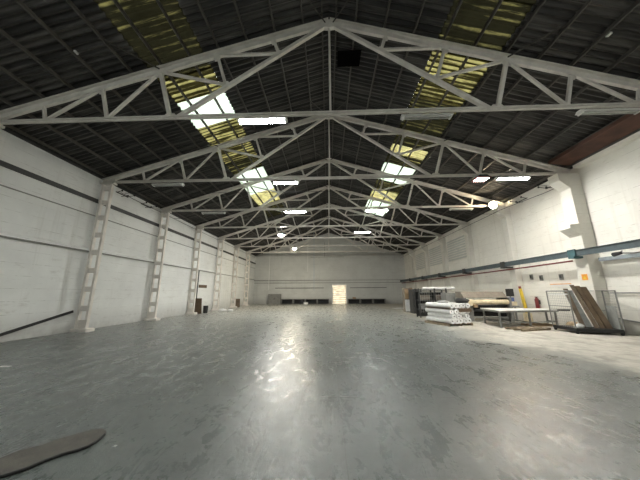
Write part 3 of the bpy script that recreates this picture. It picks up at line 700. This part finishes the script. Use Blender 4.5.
MB().box(X1 + .14, X1 + .42, -.5, -.2, .80, 1.0).build('feed_tray', M['cream'], mc)
MB().box(X1 + .12, X1 + .50, -.52, .0, .72, .80).build('side_shelf', M['grey'], mc)
MB().box(X1 + .42, X1 + .48, -.3, -.24, 0, .72).build('shelf_leg', M['grey'], mc)
p = thing('control_panel', 'black control screen on a stand beside the cream roll', 'control panel', (9.98, 14.18, 0))
MB().box(-.18, .18, -.06, .06, 1.25, 1.66).build('screen', M['black'], p, bevel=.01)
MB().box(-.03, .03, -.03, .03, .05, 1.25).box(-.15, .15, -.12, .12, 0, .05).build('stand', M['grey'], p)
MB().box(-.12, .12, -.09, .07, .86, 1.2).build('switch_box', M['blue'], p)
yp = thing('yellow_post', 'leaning yellow post with a dark red top behind the table', 'post', (10.22, 13.60, 0))
MB().tube([(.08, 0, 0), (.06, 0, .45), (-.08, .0, 1.66)], .075, 10).build('post_shaft', M['yellow'], yp)
MB().tube([(-.08, 0, 1.66), (-.09, 0, 1.78)], .06, 10).build('post_top', M['red'], yp)
MB().box(-.05, .21, -.13, .13, 0, .42).build('post_foot', M['cream'], yp)
cbx = thing('grey_control_cabinet', 'grey cabinet standing left of the hooded machine behind the rolls', 'cabinet', (6.95, 14.85, 0))
MB().bbox(-.30, .30, -.3, .3, 0, 1.46).build('cabinet_body', M['grey'], cbx); MB().box(-.27, .27, -.325, -.3, .08, 1.38).build('door', M['grey'], cbx)
# dark grid rack with white roll on top
rk = thing('storage_rack', 'dark metal rack with grid front behind the stack of white rolls', 'rack', (6.45, 15.8, 0))
for sx_ in (-.95, 0, .7):
    for sy in (-.3, .3): MB().box(sx_ - .03, sx_ + .03, sy - .03, sy + .03, 0, 1.72).build('upright', M['dark'], rk)
for z in (.45, 1.0, 1.55): MB().box(-.95, .7, -.3, .3, z, z + .04).build('shelf_board', M['dark'], rk)
m = MB()
for i in range(12): x = -.9 + i * .14; m.tube([(x, -.31, .3), (x, -.31, 1.7)], .008, 4, False)
for i in range(9): z = .35 + i * .16; m.tube([(-.95, -.32, z), (.7, -.32, z)], .008, 4, False)
m.build('grid_front', M['steel'], rk)
MB().box(-.95, .7, .27, .30, .05, 1.5).build('back_panel', M['dark'], rk)
tag(MB().tube([(0, 0, .10), (1.95, 0, .10)], .09, 14).build('fabric_roll', M['plastic'], loc=(5.85, 15.8, 1.63), local=True), 'long white roll lying on top of the dark rack', 'roll')
for x0, x1, z in ((.05, .55, 1.04), (-.8, -.25, 1.04), (-.85, -.2, .49), (.1, .6, .49)):
    l = {(.05, 1.04): 'right carton on the middle shelf of the dark rack', (-.8, 1.04): 'left carton on the middle shelf of the dark rack', (-.85, .49): 'left box on the bottom shelf of the dark rack', (.1, .49): 'right box on the bottom shelf of the dark rack'}[(x0, z)]
    tag(MB().bbox(x0, x1, -.2, .2, 0, .3).build('carton', M['hood'] if z > 1 else M['sheet'], loc=(6.45, 15.8, z)), l, 'box')
# cupboards further back
cb = thing('storage_cupboard', 'tall dark cupboard standing left of the rack', 'cupboard', (6.45, 18.9, 0))
MB().bbox(-.35, .35, -.4, .4, 0, 1.72).build('cupboard_body', M['dark'], cb); MB().box(-.32, .32, -.42, -.4, .1, 1.65).build('door', M['dark'], cb); MB().box(.2, .23, -.45, -.42, .8, 1.0).build('handle', M['steel'], cb)
cb = thing('storage_locker', 'brown and cream locker with pale lower front beside the dark cupboard', 'locker', (6.35, 20.2, 0))
MB().bbox(-.40, .25, -.3, .3, 0, 1.85).build('locker_body', M['hood'], cb); MB().box(-.38, .05, -.33, -.3, .05, .95).build('lower_door', M['plastic'], cb); MB().box(-.38, -.10, -.33, -.3, 1.0, 1.75).box(.0, .22, -.33, -.3, 1.0, 1.8).build('upper_door', M['cardboard'], cb)
cb = thing('side_cabinet', 'low dark grey cabinet against the far right wall', 'cabinet', (9.3, 26.5, 0))
MB().bbox(-.9, .9, -.8, .8, 0, 1.0).build('cabinet_body', M['dark'], cb); MB().box(-.85, -.02, -.83, -.8, .08, .93).box(.02, .85, -.83, -.8, .08, .93).build('door', M['grey'], cb)

# ------------------------------------------------------------------ stack of white rolls
ax = Vector((-.30, .954, 0)).normalized(); wd = Vector((ax.y, -ax.x, 0)); O = Vector((5.42, 11.62, 0)); LR = 1.62; RR = .118
ang = math.atan2(ax.y, ax.x)
pl = thing('pallet', 'low timber pallet under the stack of white rolls', 'pallet', (O.x, O.y, 0), ang)   # local x along the rolls, local -y across
for i in range(7): MB().box(.08 + i * .24, .20 + i * .24, -1.28, .06, .085, .105).build('deck_board', M['wood'], pl)
for y in (-1.26, -.66, -.02): MB().box(.05, 1.68, y, y + .08, 0, .085).build('bearer', M['wood'], pl)
ROW = ['bottom', 'second', 'third', 'top']
protoR = None
def roll(i, row, z, half):
    global protoR
    off = (i + .5 + half) * RR * 2 * 1.0 - .02
    p = O + wd * off + ax * random.uniform(-.04, .05); p.z = z
    pos = ['leftmost', 'second from left', 'middle one', 'fourth from left', 'rightmost'][i] if row != 1 else ['leftmost', 'second from left', 'third from left', 'rightmost'][i]
    lab = 'white wrapped fabric roll, %s in the %s layer of the stack' % (pos, ROW[row])
    if protoR is None:
        r = thing('fabric_roll', lab, 'roll', p, ang, 'white rolls stacked on the pallet')
        m = MB().tube([(0, 0, 0), (LR, 0, 0)], RR * .985, 16, False)
        n = 16
        for x, s in ((0, 1), (LR, -1)):
            vs = [(x, RR * .985 * math.cos(2 * PI * j / n), RR * .985 * math.sin(2 * PI * j / n)) for j in range(n)] + [(x, .03 * math.cos(2 * PI * j / n), .03 * math.sin(2 * PI * j / n)) for j in range(n)]
            m.add(vs, [(j, (j + 1) % n, n + (j + 1) % n, n + j) for j in range(n)])
        m.build('wrapped_fabric', M['plastic'], r)
        MB().tube([(.0, 0, 0), (LR, 0, 0)], .03, 12, False).build('core_tube', M['grey'], r)
        protoR = r
    else: copy_tree(protoR, p, ang, lab)
z = .105 + RR
for i in range(5): roll(i, 0, z, 0)
for i in range(4): roll(i, 1, z + RR * 1.74, .5)
for i in range(5): roll(i, 2, z + RR * 1.74 * 2, 0)
zc = z + RR * 1.74 * 2 + RR
cbd = thing('cardboard_layer', 'brown cardboard sheet between the lower and upper white rolls', 'cardboard', (O.x, O.y, zc), ang)
MB().prism([(-.06, -1.22), (LR * .55, -1.22), (LR, -1.05), (LR + .03, .02), (-.02, .02)], 'z', 0, .012).build('sheet', M['board'], cbd)
MB().prism([(-.07, -1.15), (-.06, -1.15), (-.06, -.45), (-.07, -.45)], 'z', -.14, .0).build('folded_flap', M['board'], cbd)
for i in range(5): roll(i, 3, zc + .014 + RR, .1)
rb_ = O + wd * .98 + ax * .24
rag(rb_.x, rb_.y, zc + .015 + RR * 1.95, .27, 'black', 'black plastic bag lying on top of the white rolls', 'plastic_bag', 'bag', 1.1, .8, .55, 3)
rb_ = O + wd * .35 + ax * .75
rag(rb_.x, rb_.y, zc + .015 + RR * 1.95, .24, 'sheet', 'grey plastic wrap bundled on top of the white rolls', 'plastic_wrap', 'wrap', 1.2, .8, .3, 4)

# ------------------------------------------------------------------ left side bits
b = thing('leaning_board', 'brown board leaning on the left wall behind the fourth column', 'board', (-9.75, 18.75, 0))
MB().prism([(-.28, 0), (.26, 0), (.20, 1.12), (-.34, 1.12)], 'y', 0, .05).build('panel', M['board'], b, bevel=.005)
b = tag(MB().tube([(0, 0, 0), (0, 0, .5), (0, 0, .55)], [.16, .19, .18], 12).build('waste_bin', M['black'], loc=(-9.55, 19.5, 0)), 'black bin beside the brown board on the left', 'bin')
tag(MB().prism([(-.30, 0), (.26, 0), (.24, .9), (-.30, .9)], 'y', 0, .05).build('leaning_board', M['board2'], loc=(-9.75, 26.9, 0)), 'pale brown board at the sixth column on the left', 'board')
rag(-8.95, 21.3, 0, .30, 'plastic', 'larger white bag heap on the floor by the left columns', 'white_bag', 'bag', 1.2, .8, .45, 11)
rag(-8.35, 21.4, 0, .22, 'plastic', 'smaller white bag on the floor right of the heap', 'white_bag', 'bag', 1.2, .8, .4, 12)
sg = thing('wall_sign', 'long brown notice on the left wall between fourth and fifth columns', 'sign', (XL, 20.4, 2.05))
MB().box(0, .03, -.65, .65, -.12, .12).build('sign_plate', M['board'], sg)
for y, l in ((19.5, 'beside the fourth column'), (23.6, 'near the fifth column'), (31.8, 'in the far left corner')):
    tag(MB().tube([(XL + .05, y, 0), (XL + .05, y, 3.27)], .035, 8).build('down_pipe', M['dark'], loc=(XL + .05, y, 0), local=False), 'dark vertical pipe on the left wall ' + l, 'pipe')
tag(MB().prism([(-.10, -.04), (.12, -.03), (.09, .05), (-.12, .04)], 'z', 0, .008).build('paper_scrap', M['plastic'], loc=(-6.85, 5.42, 0)), 'white paper scrap on the floor at the left edge', 'paper')
tag(MB().prism([(-.014, -.01), (.012, -.012), (.015, .01), (-.01, .012)], 'z', 0, .006).build('paper_scrap', M['plastic'], loc=(-2.16, 2.78, 0)), 'tiny white scrap beside the dark rubber strip', 'paper')
# worn strip on the floor at lower left
up_ = [(-3.75, 2.15), (-3.35, 2.36), (-3.06, 2.56), (-3.02, 2.67), (-2.90, 2.76), (-2.85, 2.86), (-2.75, 2.97), (-2.66, 3.05), (-2.56, 3.07), (-2.48, 3.03)]
lo_ = [(-2.43, 2.95), (-2.40, 2.83), (-2.41, 2.74), (-2.45, 2.68), (-2.53, 2.62), (-2.60, 2.52), (-2.64, 2.42), (-2.74, 2.32), (-2.95, 2.12), (-3.3, 1.85), (-3.75, 1.6)]
mt_ = MB().prism(up_ + lo_, 'z', 0, .014).build('rubber_strip', M['rubber'], loc=(-2.8, 2.6, 0), local=False)
tag(mt_, 'long worn dark rubber strip lying on the floor at lower left', 'strip')
e = MB().tube([(x + 2.8 - 2.8 * 0 - 2.8, y, .016) for x, y in lo_], .013, 6).build('rolled_edge', M['black'], mt_, local=True)
e.location = (2.8, -2.6, 0)

# ------------------------------------------------------------------ light
W = bpy.data.worlds.new('overcast_sky'); bpy.context.scene.world = W; W.use_nodes = True
bg = W.node_tree.nodes['Background']; bg.inputs[0].default_value = (.90, .96, 1.0, 1); bg.inputs[1].default_value = 14.0
def area(name, loc, rot, sx, sy, portal=True):
    l = bpy.data.lights.new(name, 'AREA'); l.shape = 'RECTANGLE'; l.size = sx; l.size_y = sy; l.cycles.is_portal = portal
    o = bpy.data.objects.new(name, l); C.objects.link(o); o.location = loc; o.rotation_euler = rot; return o

# ------------------------------------------------------------------ camera
cam = bpy.data.cameras.new('camera'); co = bpy.data.objects.new('camera', cam); C.objects.link(co)
cam.sensor_width = 36; cam.lens = 36 * 245.86 / 640; cam.clip_start = .05; cam.clip_end = 300
yaw, pit, rol = .0321, .2109, .0047
fwd = Vector((-math.sin(yaw) * math.cos(pit), math.cos(yaw) * math.cos(pit), math.sin(pit)))
right = Vector((math.cos(yaw), math.sin(yaw), 0)); upv = right.cross(fwd)
r2 = right * math.cos(rol) - upv * math.sin(rol); u2 = right * math.sin(rol) + upv * math.cos(rol)
mw = Matrix((r2, u2, -fwd)).transposed().to_4x4(); mw.translation = (0, 0, 1.5)
co.matrix_world = mw
sc = bpy.context.scene; sc.camera = co
sc.view_settings.view_transform = 'Standard'; sc.view_settings.look = 'None'; sc.view_settings.gamma = 1; sc.view_settings.use_curve_mapping = False
sc.view_settings.exposure = 0.75
